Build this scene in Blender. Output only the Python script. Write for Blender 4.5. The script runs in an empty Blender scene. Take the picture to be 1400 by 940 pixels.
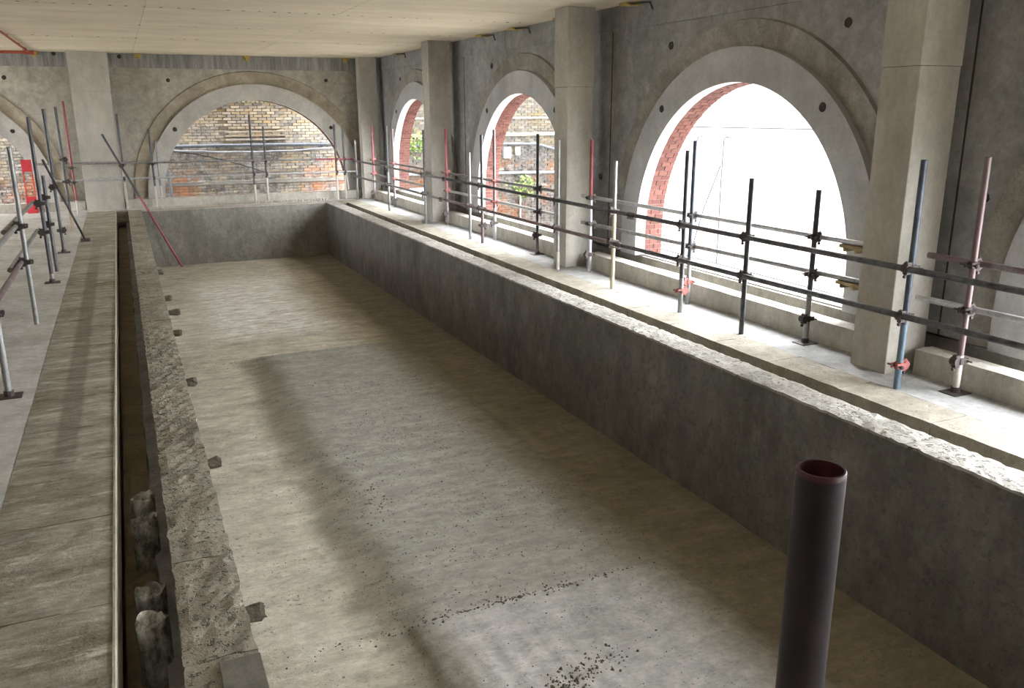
import bpy, bmesh, math, random
from mathutils import Vector, Matrix
random.seed(7)
S = bpy.context.scene
COL = S.collection
PI = math.pi

# ---------------------------------------------------------------- camera
cd = bpy.data.cameras.new('camera')
cam = bpy.data.objects.new('camera', cd); COL.objects.link(cam)
cd.sensor_width = 36.0
cd.lens = 36.0 * 1147.28 / 1400.0
cd.clip_start = 0.05; cd.clip_end = 300
YAW, PIT, ROL = 0.425762, 0.268518, -0.004441
fw = Vector((math.sin(YAW)*math.cos(PIT), math.cos(YAW)*math.cos(PIT), -math.sin(PIT)))
rt = Vector((math.cos(YAW), -math.sin(YAW), 0))
up = rt.cross(fw)
r2 = rt*math.cos(ROL) + up*math.sin(ROL)
u2 = -rt*math.sin(ROL) + up*math.cos(ROL)
mw = Matrix((r2, u2, -fw)).transposed().to_4x4()
mw.translation = Vector((0, 0, 2.1))
cam.matrix_world = mw
S.camera = cam

# ---------------------------------------------------------------- overcast sky, exposure
S.view_settings.view_transform = 'Standard'
S.view_settings.look = 'None'
S.view_settings.gamma = 1.0
S.view_settings.use_curve_mapping = False
S.view_settings.exposure = 2.95
w = bpy.data.worlds.new('sky'); S.world = w
w.use_nodes = True
bg = w.node_tree.nodes['Background']
bg.inputs['Color'].default_value = (0.93, 0.96, 1.0, 1)
bg.inputs['Strength'].default_value = 4.0
S.cycles.max_bounces = 10
S.cycles.diffuse_bounces = 7
S.cycles.use_denoising = True

# ---------------------------------------------------------------- helpers: properties and meshes
def tag(o, label=None, cat=None, group=None, kind=None):
    if label: o['label'] = label
    if cat: o['category'] = cat
    if group: o['group'] = group
    if kind: o['kind'] = kind
    return o

def wloc(o):
    v = Vector((0, 0, 0))
    while o is not None:
        v += Vector(o.location); o = o.parent
    return v

def empty(name, loc, label=None, cat=None, group=None):
    o = bpy.data.objects.new(name, None); COL.objects.link(o)
    o.location = loc; o.empty_display_size = 0.2
    return tag(o, label, cat, group)

def link_mesh(name, me, parent=None, loc=(0, 0, 0)):
    o = bpy.data.objects.new(name, me); COL.objects.link(o)
    if parent: o.parent = parent
    o.location = loc
    return o

class MB:
    def __init__(s): s.v = []; s.f = []
    def vert(s, p): s.v.append(tuple(p)); return len(s.v)-1
    def face(s, *pts): s.f.append(tuple(s.vert(p) for p in pts))
    def box(s, x0, x1, y0, y1, z0, z1, j=0.0):
        r = (lambda: random.uniform(-j, j)) if j else (lambda: 0.0)
        b = len(s.v)
        for x, y, z in ((x0,y0,z0),(x1,y0,z0),(x1,y1,z0),(x0,y1,z0),(x0,y0,z1),(x1,y0,z1),(x1,y1,z1),(x0,y1,z1)):
            s.v.append((x+r(), y+r(), z+r()))
        for q in ((0,3,2,1),(4,5,6,7),(0,1,5,4),(1,2,6,5),(2,3,7,6),(3,0,4,7)):
            s.f.append(tuple(b+i for i in q))
        return s
    def rings(s, rings, close=True, cap0=True, cap1=True):
        n = len(rings[0]); b = len(s.v)
        for r in rings: s.v.extend(tuple(p) for p in r)
        m = n if close else n-1
        for k in range(len(rings)-1):
            for i in range(m):
                a = b+k*n+i; c = b+k*n+(i+1) % n
                s.f.append((a, c, c+n, a+n))
        if cap0: s.f.append(tuple(b+i for i in reversed(range(n))))
        if cap1: s.f.append(tuple(b+(len(rings)-1)*n+i for i in range(n)))
        return s
    def tube(s, p0, p1, r, n=12, hollow=0.0, r1=None, cap0=True):
        p0 = Vector(p0); p1 = Vector(p1); d = (p1-p0).normalized()
        a = d.orthogonal().normalized(); b = d.cross(a)
        r1 = r if r1 is None else r1
        def ring(c, rr): return [c + (a*math.cos(2*PI*i/n) + b*math.sin(2*PI*i/n))*rr for i in range(n)]
        R = [ring(p0, r), ring(p1, r1)]
        if hollow:
            R += [ring(p1, r1*0.86), ring(p1 - d*hollow, r1*0.86)]
        s.rings(R, True, cap0, True)
        return s
    def path(s, pts, r, n=8):
        pts = [Vector(p) for p in pts]; R = []
        for i, p in enumerate(pts):
            d = (pts[min(i+1, len(pts)-1)] - pts[max(i-1, 0)]).normalized()
            a = d.cross(Vector((0.13, 0.31, 0.94))).normalized(); b = d.cross(a)
            R.append([p + (a*math.cos(2*PI*k/n) + b*math.sin(2*PI*k/n))*r for k in range(n)])
        s.rings(R); return s
    def mesh(s, name, mat, off=Vector((0, 0, 0)), smooth=False):
        me = bpy.data.meshes.new(name)
        me.from_pydata([(x-off[0], y-off[1], z-off[2]) for x, y, z in s.v], [], s.f)
        bm = bmesh.new(); bm.from_mesh(me)
        bmesh.ops.recalc_face_normals(bm, faces=bm.faces); bm.to_mesh(me); bm.free()
        if mat: me.materials.append(mat)
        if smooth:
            me.polygons.foreach_set('use_smooth', [True]*len(me.polygons))
            me.set_sharp_from_angle(angle=math.radians(40))
        return me
    def build(s, name, mat, parent=None, smooth=False, loc=None):
        off = wloc(parent) if parent else Vector((0, 0, 0))
        if loc is not None: off = Vector(loc)
        o = link_mesh(name, s.mesh(name, mat, off, smooth), parent)
        if loc is not None: o.location = Vector(loc) - (wloc(parent) if parent else Vector((0, 0, 0)))
        return o

def hsh(i, j=0, k=0):
    x = math.sin(i*127.1 + j*311.7 + k*74.7)*43758.5453
    return x - math.floor(x)
def vnoise(x, y, s=0):
    i, j = math.floor(x), math.floor(y); u, v = x-i, y-j
    u = u*u*(3-2*u); v = v*v*(3-2*v)
    a = hsh(i, j, s)*(1-u) + hsh(i+1, j, s)*u
    b = hsh(i, j+1, s)*(1-u) + hsh(i+1, j+1, s)*u
    return a*(1-v) + b*v
def fbm(x, y, s=0): return vnoise(x, y, s)*.6 + vnoise(x*2.1, y*2.1, s+3)*.3 + vnoise(x*4.3, y*4.3, s+5)*.1
def sst(a, b, x):
    t = min(1, max(0, (x-a)/(b-a))); return t*t*(3-2*t)

# ---------------------------------------------------------------- helpers: materials
class NT:
    def __init__(s, name):
        s.m = bpy.data.materials.new(name); s.m.use_nodes = True
        s.t = s.m.node_tree; s.b = s.t.nodes['Principled BSDF']
    def n(s, typ, **kw):
        nd = s.t.nodes.new(typ)
        for k, v in kw.items():
            if k.startswith('i_'):
                key = k[2:]; key = int(key) if key.isdigit() else key
                s.set(nd.inputs[key], v)
            else: setattr(nd, k, v)
        return nd
    def set(s, sock, v):
        if hasattr(v, 'is_linked') or isinstance(v, bpy.types.NodeSocket): s.t.links.new(v, sock)
        else: sock.default_value = v
    def pos(s, stretch=(1, 1, 1)):
        g = s.n('ShaderNodeNewGeometry')
        v = s.n('ShaderNodeVectorMath', operation='MULTIPLY', i_0=g.outputs['Position'], i_1=stretch)
        return v.outputs[0]
    def noise(s, vec, scale, detail=4, rough=.6):
        return s.n('ShaderNodeTexNoise', i_Vector=vec, i_Scale=scale, i_Detail=detail, i_Roughness=rough).outputs['Fac']
    def rng(s, v, a, b, c=0.0, d=1.0, smooth=False):
        n = s.n('ShaderNodeMapRange', i_0=v, i_1=a, i_2=b, i_3=c, i_4=d)
        if smooth: n.interpolation_type = 'SMOOTHSTEP'
        return n.outputs[0]
    def mix(s, f, a, b, mode='MIX'):
        n = s.n('ShaderNodeMix', data_type='RGBA', blend_type=mode)
        s.set(n.inputs[0], f)
        s.set(n.inputs[6], (*a, 1) if isinstance(a, tuple) and len(a) == 3 else a)
        s.set(n.inputs[7], (*b, 1) if isinstance(b, tuple) and len(b) == 3 else b)
        return n.outputs[2]
    def math(s, op, a, b=0.0, clamp=False):
        n = s.n('ShaderNodeMath', operation=op, use_clamp=clamp, i_0=a, i_1=b)
        return n.outputs[0]
    def done(s, col, rough=.85, height=None, bump=.3, dist=.02, metal=0, spec=.3):
        s.set(s.b.inputs['Base Color'], (*col, 1) if isinstance(col, tuple) and len(col) == 3 else col)
        s.set(s.b.inputs['Roughness'], rough)
        s.b.inputs['Metallic'].default_value = metal
        s.b.inputs['Specular IOR Level'].default_value = spec
        if height is not None:
            bn = s.n('ShaderNodeBump', i_Strength=bump, i_Distance=dist, i_Height=height)
            s.t.links.new(bn.outputs[0], s.b.inputs['Normal'])
        return s.m

def concrete(name, c1, c2, stain=None, scale=1.6, stretch=(1, 1, 1), stain_amt=.7, speck=0.0, speck_scale=40,
             light=None, bump=.25, rough=.88, spec=.25, fine=.20, mottle=.17, grit=.20):
    t = NT(name); p = t.pos(stretch); q = t.pos()
    col = t.mix(t.rng(t.noise(p, scale, 6, .62), .32, .68), c1, c2)
    f1 = t.noise(q, 28, 4, .7)
    col = t.mix(1.0, col, t.mix(f1, (1-fine,)*3, (1+fine,)*3), 'MULTIPLY')
    gr = t.noise(p, 6.5, 8, .78)
    col = t.mix(1.0, col, t.mix(t.rng(gr, .36, .62), (1-grit,)*3, (1+grit*.8,)*3), 'MULTIPLY')
    mot = t.noise(t.pos((stretch[0], stretch[1], stretch[2]*.7)), .7, 5, .68)
    col = t.mix(1.0, col, t.mix(t.rng(mot, .3, .7), (1-mottle,)*3, (1+mottle*.7,)*3), 'MULTIPLY')
    if stain:
        sm = t.rng(t.noise(t.pos((stretch[0]*1.3+.1, stretch[1]*1.3+.2, stretch[2]*.8)), .9, 5, .7), .52, .72)
        col = t.mix(t.math('MULTIPLY', sm, stain_amt), col, stain)
    if light:
        lm = t.rng(t.noise(t.pos((stretch[0]*2.3, stretch[1]*2.3, stretch[2]*2.3)), 1.7, 5, .7), .56, .72)
        col = t.mix(t.math('MULTIPLY', lm, .6), col, light)
    h = t.math('ADD', f1, t.math('MULTIPLY', t.noise(p, scale*5, 4, .6), 1.2))
    if speck:
        sp = t.rng(t.noise(q, speck_scale, 3, .75), .56, .64)
        cl = t.rng(t.noise(q, 3.0, 3, .6), .3, .62, .35, 1.0)
        sp = t.math('MULTIPLY', sp, cl)
        col = t.mix(t.math('MULTIPLY', sp, speck), col, tuple(c*.22 for c in c1))
        h = t.math('SUBTRACT', h, t.math('MULTIPLY', sp, 1.6))
    return t.done(col, rough, h, bump, .012, 0, spec)

M = {}
M['wall'] = concrete('cast_concrete_wall', (.32, .30, .255), (.46, .435, .375), stain=(.19, .168, .132), scale=1.1, light=(.47, .45, .405), bump=.16)
M['wallgrey'] = concrete('cool_grey_cast_concrete', (.235, .233, .226), (.335, .334, .327), stain=(.16, .155, .145), scale=1.1, light=(.40, .40, .40), bump=.16)
M['ringgrey'] = concrete('cool_grey_arch_concrete', (.37, .372, .372), (.46, .463, .463), stain=(.29, .29, .285), scale=1.4, bump=.1, grit=.09)
M['groovegrey'] = concrete('rough_grey_brown_concrete', (.25, .232, .205), (.345, .325, .29), stain=(.15, .135, .115), scale=2.4, bump=.4, speck=.3)
M['beam'] = concrete('board_marked_concrete', (.22, .22, .215), (.38, .375, .36), stain=(.13, .13, .125), scale=3.2, stretch=(3.2, 3.2, .35), bump=.5)
M['ring'] = concrete('smooth_arch_concrete', (.40, .385, .35), (.50, .48, .44), stain=(.30, .285, .25), scale=1.4, bump=.1, grit=.09)
M['groove'] = concrete('rough_brown_concrete', (.28, .24, .175), (.42, .37, .285), stain=(.16, .13, .095), scale=2.4, bump=.4, speck=.3)
M['column'] = concrete('column_concrete', (.38, .36, .315), (.50, .475, .42), stain=(.27, .245, .20), scale=1.2, stretch=(1, 1, .6), stain_amt=.5, bump=.1, grit=.10)
M['plinth'] = concrete('plinth_concrete', (.22, .21, .185), (.30, .285, .25), stain=(.13, .12, .10), bump=.3)
M['upstand'] = concrete('upstand_concrete', (.38, .36, .31), (.50, .475, .42), stain=(.26, .245, .21), scale=2.2, stretch=(1, 1, .5), bump=.2)
M['deck'] = concrete('pale_dusty_deck', (.30, .30, .292), (.40, .40, .39), stain=(.22, .215, .20), scale=1.8, stain_amt=.7, bump=.25, light=(.47, .47, .465))  # right deck, toned darker to offset the strong light on it
M['deckleft'] = concrete('pale_dusty_deck_left', (.46, .455, .435), (.60, .595, .575), stain=(.33, .315, .28), scale=1.6, stain_amt=.7, bump=.25, light=(.70, .70, .69))  # same deck, toned lighter in place of brighter light on the left
M['edging'] = concrete('edging_concrete', (.30, .272, .22), (.41, .378, .315), stain=(.20, .175, .135), scale=3.0, speck=.45, speck_scale=26, bump=.45)
M['coping'] = concrete('rough_coping_concrete', (.31, .298, .265), (.45, .435, .395), stain=(.21, .195, .16), scale=4.0, speck=.85, speck_scale=24, bump=.8)
M['border'] = concrete('left_border_concrete', (.285, .255, .20), (.42, .385, .31), stain=(.20, .175, .13), scale=2.0, stretch=(.55, 2.4, 1), speck=.35, speck_scale=14, light=(.50, .465, .39), bump=.5)
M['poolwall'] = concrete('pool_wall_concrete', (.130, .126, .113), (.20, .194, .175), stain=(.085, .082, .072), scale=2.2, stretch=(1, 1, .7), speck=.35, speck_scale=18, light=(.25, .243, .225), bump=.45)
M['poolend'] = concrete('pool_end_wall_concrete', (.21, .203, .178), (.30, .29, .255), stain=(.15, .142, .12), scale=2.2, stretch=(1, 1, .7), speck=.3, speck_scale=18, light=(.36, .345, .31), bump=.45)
M['channel'] = concrete('wet_channel_concrete', (.19, .15, .092), (.30, .245, .165), stain=(.11, .085, .052), scale=4, bump=.5, rough=.75)
M['ledge'] = concrete('grey_channel_haunch', (.25, .245, .235), (.36, .355, .345), stain=(.15, .145, .13), scale=5, bump=.5)
M['chanwall'] = concrete('channel_side_concrete', (.24, .215, .165), (.31, .28, .22), scale=2.5, stretch=(1, 1, .4), bump=.2)
M['arris'] = concrete('pale_arris_concrete', (.36, .335, .27), (.46, .43, .35), scale=6, bump=.3)
M['coping_left'] = concrete('rough_brown_coping', (.21, .19, .15), (.37, .345, .285), stain=(.14, .12, .088), scale=3.2, speck=.8, speck_scale=22, bump=.7)
M['infill'] = concrete('smooth_dark_infill', (.165, .16, .135), (.21, .20, .17), scale=3, bump=.15)
M['ceiling'] = concrete('cream_ply_soffit', (.66, .585, .45), (.75, .67, .525), stain=(.58, .49, .35), scale=.9, stretch=(.6, 2.2, 1), stain_amt=.55, bump=.05, fine=.05, mottle=.10, grit=.06)
M['slab'] = concrete('dark_slab_gap', (.30, .26, .19), (.36, .31, .23))
M['ground'] = concrete('outside_ground', (.34, .32, .29), (.45, .43, .40), bump=.3)
M['white'] = concrete('white_render', (.84, .85, .86), (.88, .885, .89), scale=.6, bump=.02, fine=.02, mottle=.02, grit=.0)
M['whitebox'] = concrete('white_box', (.30, .31, .32), (.34, .35, .36), scale=3, bump=.05)
M['crumb'] = concrete('crumbs', (.07, .062, .05), (.22, .20, .165), scale=30, bump=.3)
M['plain_brick'] = concrete('upper_brickwork', (.26, .215, .165), (.36, .30, .24), scale=6, bump=.3)

def pool_floor_mat():
    t = NT('pool_floor_concrete'); q = t.pos()
    sx = t.n('ShaderNodeSeparateXYZ', i_0=q); X, Y = sx.outputs[0], sx.outputs[1]
    wob = t.math('MULTIPLY', t.math('SUBTRACT', t.noise(t.pos((1, 1, 1)), 1.3, 4, .6), .5), .5)
    Xw = t.math('ADD', X, wob); Yw = t.math('ADD', Y, wob)
    streak = t.noise(t.pos((.7, 3.0, 1)), 1.6, 6, .65)
    fine = t.noise(q, 22, 5, .7)
    warm = t.mix(t.rng(streak, .3, .7), (.41, .375, .298), (.62, .58, .49))
    warm = t.mix(t.rng(t.noise(t.pos((.9, 1.3, 1)), 2.6, 6, .75), .54, .68, 0, .85), warm, (.66, .635, .56))
    warm = t.mix(t.rng(t.noise(q, .8, 5, .7), .5, .7, 0, .6), warm, (.25, .22, .165))
    grey = t.mix(t.rng(streak, .3, .7), (.29, .278, .245), (.385, .372, .335))
    slab = t.mix(t.rng(t.noise(t.pos((2.4, .5, 1)), 1.3, 4, .6), .35, .65), (.38, .375, .357), (.48, .473, .455))
    trough = t.math('MULTIPLY', t.rng(Xw, 1.30, 1.52, 0, 1, True), t.rng(Xw, 3.72, 3.45, 0, 1, True))
    fary = t.rng(Yw, 12.25, 11.9, 0, 1, True)
    col = t.mix(t.math('MULTIPLY', trough, fary), warm, grey)
    neary = t.math('MULTIPLY', t.rng(Y, 4.95, 4.75, 0, 1, True), t.math('MULTIPLY', t.rng(X, 1.42, 1.5, 0, 1), t.rng(X, 3.6, 3.35, 0, 1, True)))
    col = t.mix(neary, col, slab)
    edge_band = t.math('MULTIPLY', t.math('MULTIPLY', t.rng(Xw, 1.02, 1.28, 0, 1, True), t.rng(Xw, 1.75, 1.50, 0, 1, True)), fary)  # darker brown-grey band along the left edge of the trough
    col = t.mix(t.math('MULTIPLY', edge_band, .75), col, t.mix(streak, (.17, .15, .115), (.27, .245, .195)))
    # brown silt, darkened to paint in the wall's shadow right of the trough
    silt_shade = t.rng(Xw, 3.3, 3.75, 0, .85, True)
    col = t.mix(silt_shade, col, t.mix(streak, (.115, .094, .062), (.215, .184, .13)))
    # whitish streaks over the far bay
    pale_bay = t.math('MULTIPLY', t.math('MULTIPLY', t.rng(Yw, 12.9, 13.8, 0, 1, True), t.rng(Yw, 19.2, 17.5, 0, 1, True)),
                  t.math('MULTIPLY', t.rng(Xw, .8, 1.3, 0, 1, True), t.rng(Xw, 3.0, 2.5, 0, 1, True)))
    dm = t.rng(t.noise(t.pos((1.0, 4.0, 1)), 2.4, 6, .78), .40, .58)
    col = t.mix(t.math('MULTIPLY', pale_bay, dm), col, (.78, .775, .76))
    gr = t.noise(t.pos((.8, 1.5, 1)), 5.5, 9, .80)
    col = t.mix(1.0, col, t.mix(t.rng(gr, .36, .63), (.74,)*3, (1.18,)*3), 'MULTIPLY')
    col = t.mix(1.0, col, t.mix(fine, (.74,)*3, (1.26,)*3), 'MULTIPLY')
    sp = t.rng(t.noise(q, 34, 3, .75), .60, .66)
    sp = t.math('MULTIPLY', sp, t.rng(t.noise(t.pos((.6, 2.0, 1)), 1.6, 3, .6), .40, .60))
    col = t.mix(t.math('MULTIPLY', sp, .85), col, (.06, .055, .045))
    h = t.math('ADD', fine, t.math('MULTIPLY', streak, 1.5))
    return t.done(col, .82, h, .45, .012, 0, .3)
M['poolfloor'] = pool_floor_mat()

def border_mat():
    t = NT('left_border_concrete'); q = t.pos()
    sx = t.n('ShaderNodeSeparateXYZ', i_0=q)
    st = t.noise(t.pos((.6, 2.6, 1)), 2.2, 7, .72)
    bl = t.noise(t.pos((.8, 1.2, 1)), 1.1, 5, .7)
    col = t.mix(t.rng(st, .34, .66), (.215, .192, .15), (.46, .43, .365))
    col = t.mix(t.rng(bl, .44, .66, 0, .75), col, (.185, .155, .11))
    col = t.mix(t.rng(t.noise(t.pos((.8, 3, 1)), 3.1, 6, .75), .54, .66, 0, .8), col, (.58, .555, .49))
    xw = t.math('ADD', sx.outputs[0], t.math('MULTIPLY', t.math('SUBTRACT', t.noise(q, 5, 3, .6), .5), .05))
    strip = t.math('MULTIPLY', t.rng(xw, -.63, -.60), t.rng(xw, -.46, -.49))
    strip = t.math('MULTIPLY', strip, t.math('MULTIPLY', t.rng(sx.outputs[1], 5.2, 5.9), t.rng(sx.outputs[1], 16.5, 12.5)))
    col = t.mix(t.math('MULTIPLY', strip, .6), col, (.15, .12, .092))
    f = t.noise(q, 26, 5, .75)
    gr = t.noise(t.pos((.8, 2.2, 1)), 5.0, 9, .8)
    col = t.mix(1.0, col, t.mix(t.rng(gr, .36, .63), (.68,)*3, (1.22,)*3), 'MULTIPLY')
    col = t.mix(1.0, col, t.mix(f, (.72,)*3, (1.28,)*3), 'MULTIPLY')
    sp = t.math('MULTIPLY', t.rng(t.noise(t.pos((.7, 1.6, 1)), 22, 4, .8), .60, .68), t.rng(bl, .40, .58))
    col = t.mix(t.math('MULTIPLY', sp, .7), col, (.06, .05, .036))
    h = t.math('SUBTRACT', t.math('ADD', f, st), sp)
    return t.done(col, .86, h, .4, .012, 0, .25)
M['border'] = border_mat()

def brick_mat(name, per_obj, palette, smear=0.0, mask_orange=False):
    t = NT(name)
    if per_obj: rnd = t.n('ShaderNodeObjectInfo').outputs['Random']
    else: rnd = t.n('ShaderNodeNewGeometry').outputs['Random Per Island']
    r = t.n('ShaderNodeValToRGB', i_0=rnd); cr = r.color_ramp
    cr.elements[0].color = (*palette[0], 1); cr.elements[1].color = (*palette[-1], 1)
    for k, c in enumerate(palette[1:-1]):
        e = cr.elements.new((k+1)/(len(palette)-1)); e.color = (*c, 1)
    col = r.outputs[0]; q = t.pos()
    if mask_orange:
        sx = t.n('ShaderNodeSeparateXYZ', i_0=q)
        Z = t.math('ADD', sx.outputs[2], t.math('MULTIPLY', t.noise(q, 1.1, 3, .6), 1.2))
        low = t.rng(Z, 1.35, 1.0)
        Xn = t.n('ShaderNodeMath', operation='ABSOLUTE', i_0=t.math('SUBTRACT', sx.outputs[0], 3.2)).outputs[0]
        side = t.rng(t.math('ADD', Xn, t.math('MULTIPLY', t.noise(q, 1.7, 3, .6), .9)), 1.75, 2.05)
        col = t.mix(t.math('MULTIPLY', low, side), col, t.mix(rnd, (.33, .135, .068), (.40, .20, .105)))
        sm = t.rng(t.noise(q, 1.3, 6, .78), .42, .54)
        sm = t.math('MULTIPLY', sm, t.rng(sx.outputs[2], 1.9, 1.0, .25, .92))
        col = t.mix(sm, col, t.mix(t.rng(t.noise(q, 5, 5, .8), .40, .60), (.09, .085, .08), (.36, .35, .33)))
        col = t.mix(t.rng(t.math('ADD', sx.outputs[0], t.noise(q, .8, 3, .6)), 6.6, 7.8), col, t.mix(1.0, col, (.30, .305, .31), 'MULTIPLY'))  # right-hand bricks darkened in colour to offset the strong light there
    f = t.noise(q, 34, 4, .7)
    col = t.mix(1.0, col, t.mix(f, (.72,)*3, (1.28,)*3), 'MULTIPLY')
    return t.done(col, .9, f, .5, .01, 0, .2)
YB = [(.30, .24, .145), (.35, .295, .21), (.20, .18, .155), (.40, .34, .25), (.155, .14, .125), (.34, .25, .125)]
RB = [(.088, .034, .027), (.108, .043, .034), (.072, .028, .023), (.12, .052, .041)]
M['ybrick'] = brick_mat('old_stock_brick', True, YB, mask_orange=True)
M['ybrick_stuff'] = brick_mat('old_stock_brickwork', False, YB, mask_orange=True)
M['rbrick'] = brick_mat('red_facing_brick', True, RB)
M['mortar'] = concrete('lime_mortar', (.13, .125, .11), (.19, .18, .16), scale=5, bump=.4)
M['redmortar'] = concrete('pale_pink_mortar', (.15, .115, .10), (.18, .14, .125), scale=5, bump=.4)
M['stoneband'] = concrete('pale_stone_band', (.20, .18, .12), (.26, .235, .165), scale=4, bump=.3)

def steel(name, c1, c2, rough=.5, metal=.6, paint=None, zsplit=None):
    t = NT(name); q = t.pos()
    f = t.rng(t.noise(t.pos((1, 1, .5)), 14, 5, .7), .35, .68)
    col = t.mix(f, c1, c2)
    if paint:
        pm = t.rng(t.noise(t.pos((1, 1, .35)), 4, 4, .7), .40, .52)
        col = t.mix(pm, col, paint)
    col = t.mix(t.rng(t.noise(q, 60, 3, .7), .58, .7, 0, .55), col, (.13, .085, .05))
    return t.done(col, rough, t.noise(q, 45, 3, .6), .12, .004, metal, .4)
M['dark'] = steel('dark_weathered_tube', (.055, .056, .062), (.13, .13, .135))
M['grey'] = steel('galvanised_tube', (.20, .20, .20), (.36, .36, .35))
M['silver'] = steel('bright_galvanised_tube', (.38, .39, .40), (.55, .56, .57), rough=.42)
M['maroon'] = steel('maroon_painted_tube', (.20, .045, .055), (.30, .08, .085), metal=.1, rough=.55)
M['pinkred'] = steel('faded_red_tube', (.27, .055, .075), (.36, .13, .145), metal=.0, rough=.6)
M['pinkgrey'] = steel('grey_tube_with_red_paint', (.17, .155, .155), (.28, .25, .25), metal=.4, paint=(.165, .115, .118))
M['blue'] = steel('worn_blue_tube', (.045, .055, .072), (.095, .115, .14), metal=.3)
M['palebl'] = steel('pale_blue_painted_tube', (.085, .13, .18), (.16, .215, .265), metal=.1)
M['tan'] = steel('cement_coated_tube', (.36, .30, .20), (.46, .40, .29), metal=0, rough=.8)
M['lime'] = steel('limewashed_sleeve', (.42, .40, .35), (.55, .53, .48), metal=0, rough=.8)
M['coupler'] = steel('rusty_coupler_steel', (.045, .038, .036), (.10, .08, .075), rough=.6, metal=.4)
M['redcoupler'] = steel('red_coupler_steel', (.30, .07, .065), (.38, .16, .14), rough=.6, metal=.1)
M['brass'] = steel('yellow_bracket', (.48, .31, .06), (.60, .43, .12), rough=.5, metal=.2)
M['redpipe'] = steel('red_service_pipe', (.32, .055, .03), (.40, .09, .05), rough=.45, metal=0)
M['signred'] = steel('red_stand_paint', (.50, .025, .04), (.56, .05, .06), rough=.5, metal=0)
M['black'] = steel('black_cable', (.02, .02, .02), (.045, .045, .045), rough=.6, metal=0)
M['pvc'] = steel('grey_service_pipe', (.055, .062, .075), (.085, .095, .11), rough=.5, metal=0)
M['palecable'] = steel('pale_cable', (.12, .128, .14), (.17, .178, .19), rough=.5, metal=0)
M['faintgrey'] = steel('facade_pipe', (.040, .042, .045), (.052, .054, .058), rough=.6, metal=0)
M['wood'] = concrete('timber_block', (.36, .28, .17), (.46, .37, .23), scale=6, stretch=(1, 1, 6), bump=.3)
M['stub'] = concrete('mud_caked_stub', (.085, .07, .05), (.15, .128, .095), scale=20, bump=.8)
M['tie'] = concrete('tie_hole_dark', (.035, .03, .025), (.07, .06, .05), scale=20)
M['nail'] = concrete('nail_mark_brown', (.22, .16, .09), (.28, .21, .13), scale=20)
M['bluebox'] = concrete('pale_blue_plastic', (.16, .22, .27), (.20, .265, .31), scale=2, bump=.02)

def pole_mat():
    t = NT('near_pole_dark_paint'); q = t.pos()
    f = t.noise(t.pos((1, 1, .4)), 20, 5, .7)
    col = t.mix(t.rng(f, .35, .65), (.020, .016, .020), (.045, .035, .038))
    sc = t.rng(t.noise(t.pos((3, 3, .8)), 26, 3, .8), .68, .74)
    col = t.mix(t.math('MULTIPLY', sc, .6), col, (.22, .20, .20))
    return t.done(col, t.rng(f, .3, .7, .38, .6), f, .1, .003, .2, .4)
M['pole'] = pole_mat()
M['polerim'] = steel('maroon_pole_rim', (.06, .017, .022), (.09, .028, .034), metal=.1)

def plastic_mat():
    t = NT('wrapped_plastic'); q = t.pos()
    f = t.noise(t.pos((1, 1, .5)), 16, 5, .72)
    col = t.mix(t.rng(f, .40, .66), (.12, .115, .10), (.62, .63, .62))
    return t.done(col, .16, t.noise(t.pos((1, 1, .6)), 22, 4, .65), .5, .01, 0, .8)
M['plastic'] = plastic_mat()
def leaf_mat():
    t = NT('leaf_green'); rnd = t.n('ShaderNodeNewGeometry').outputs['Random Per Island']
    return t.done(t.mix(rnd, (.055, .105, .02), (.15, .20, .05)), .6)
M['leaf'] = leaf_mat()

# ---------------------------------------------------------------- structure: helpers
CEIL = 3.44
def struct(name, mb, mat, smooth=False):
    return tag(mb.build(name, mat, None, smooth), kind='structure')

def slab_mesh(x0, x1, y0, y1, z0, z1, nx, ny, amp, seed, edge=.004):
    """a cast slab with an uneven top and slightly ragged arrises"""
    mb = MB(); idx = {}; rg = random.Random(seed)
    for j in range(ny+1):
        for i in range(nx+1):
            x = x0 + (x1-x0)*i/nx; y = y0 + (y1-y0)*j/ny
            e = i in (0, nx) or j in (0, ny)
            dx = (hsh(i, j, seed)-.5)*2*edge if i in (0, nx) else 0
            dy = (hsh(i, j, seed+9)-.5)*2*edge if j in (0, ny) else 0
            z = z1 + rg.uniform(-amp, amp) - (edge*.7 if e else 0)
            idx[i, j] = mb.vert((x+dx, y+dy, z))
    for j in range(ny):
        for i in range(nx):
            mb.f.append((idx[i, j], idx[i+1, j], idx[i+1, j+1], idx[i, j+1]))
    rim = [(i, 0) for i in range(nx)] + [(nx, j) for j in range(ny)] + [(i, ny) for i in range(nx, 0, -1)] + [(0, j) for j in range(ny, 0, -1)]
    low = {}
    for k in rim:
        v = mb.v[idx[k]]; low[k] = mb.vert((v[0], v[1], z0))
    for a, b in zip(rim, rim[1:]+rim[:1]):
        mb.f.append((idx[a], idx[b], low[b], low[a]))
    return mb

def arch_pts(c, R, spring, zbot, n=40):
    """outline of an arched opening, u increasing left to right over the crown"""
    pts = [(c-R, zbot)] if zbot < spring-1e-4 else []
    for i in range(n+1):
        a = PI - PI*i/n
        pts.append((c + R*math.cos(a), spring + R*math.sin(a)))
    if zbot < spring-1e-4: pts.append((c+R, zbot))
    return pts

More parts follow.
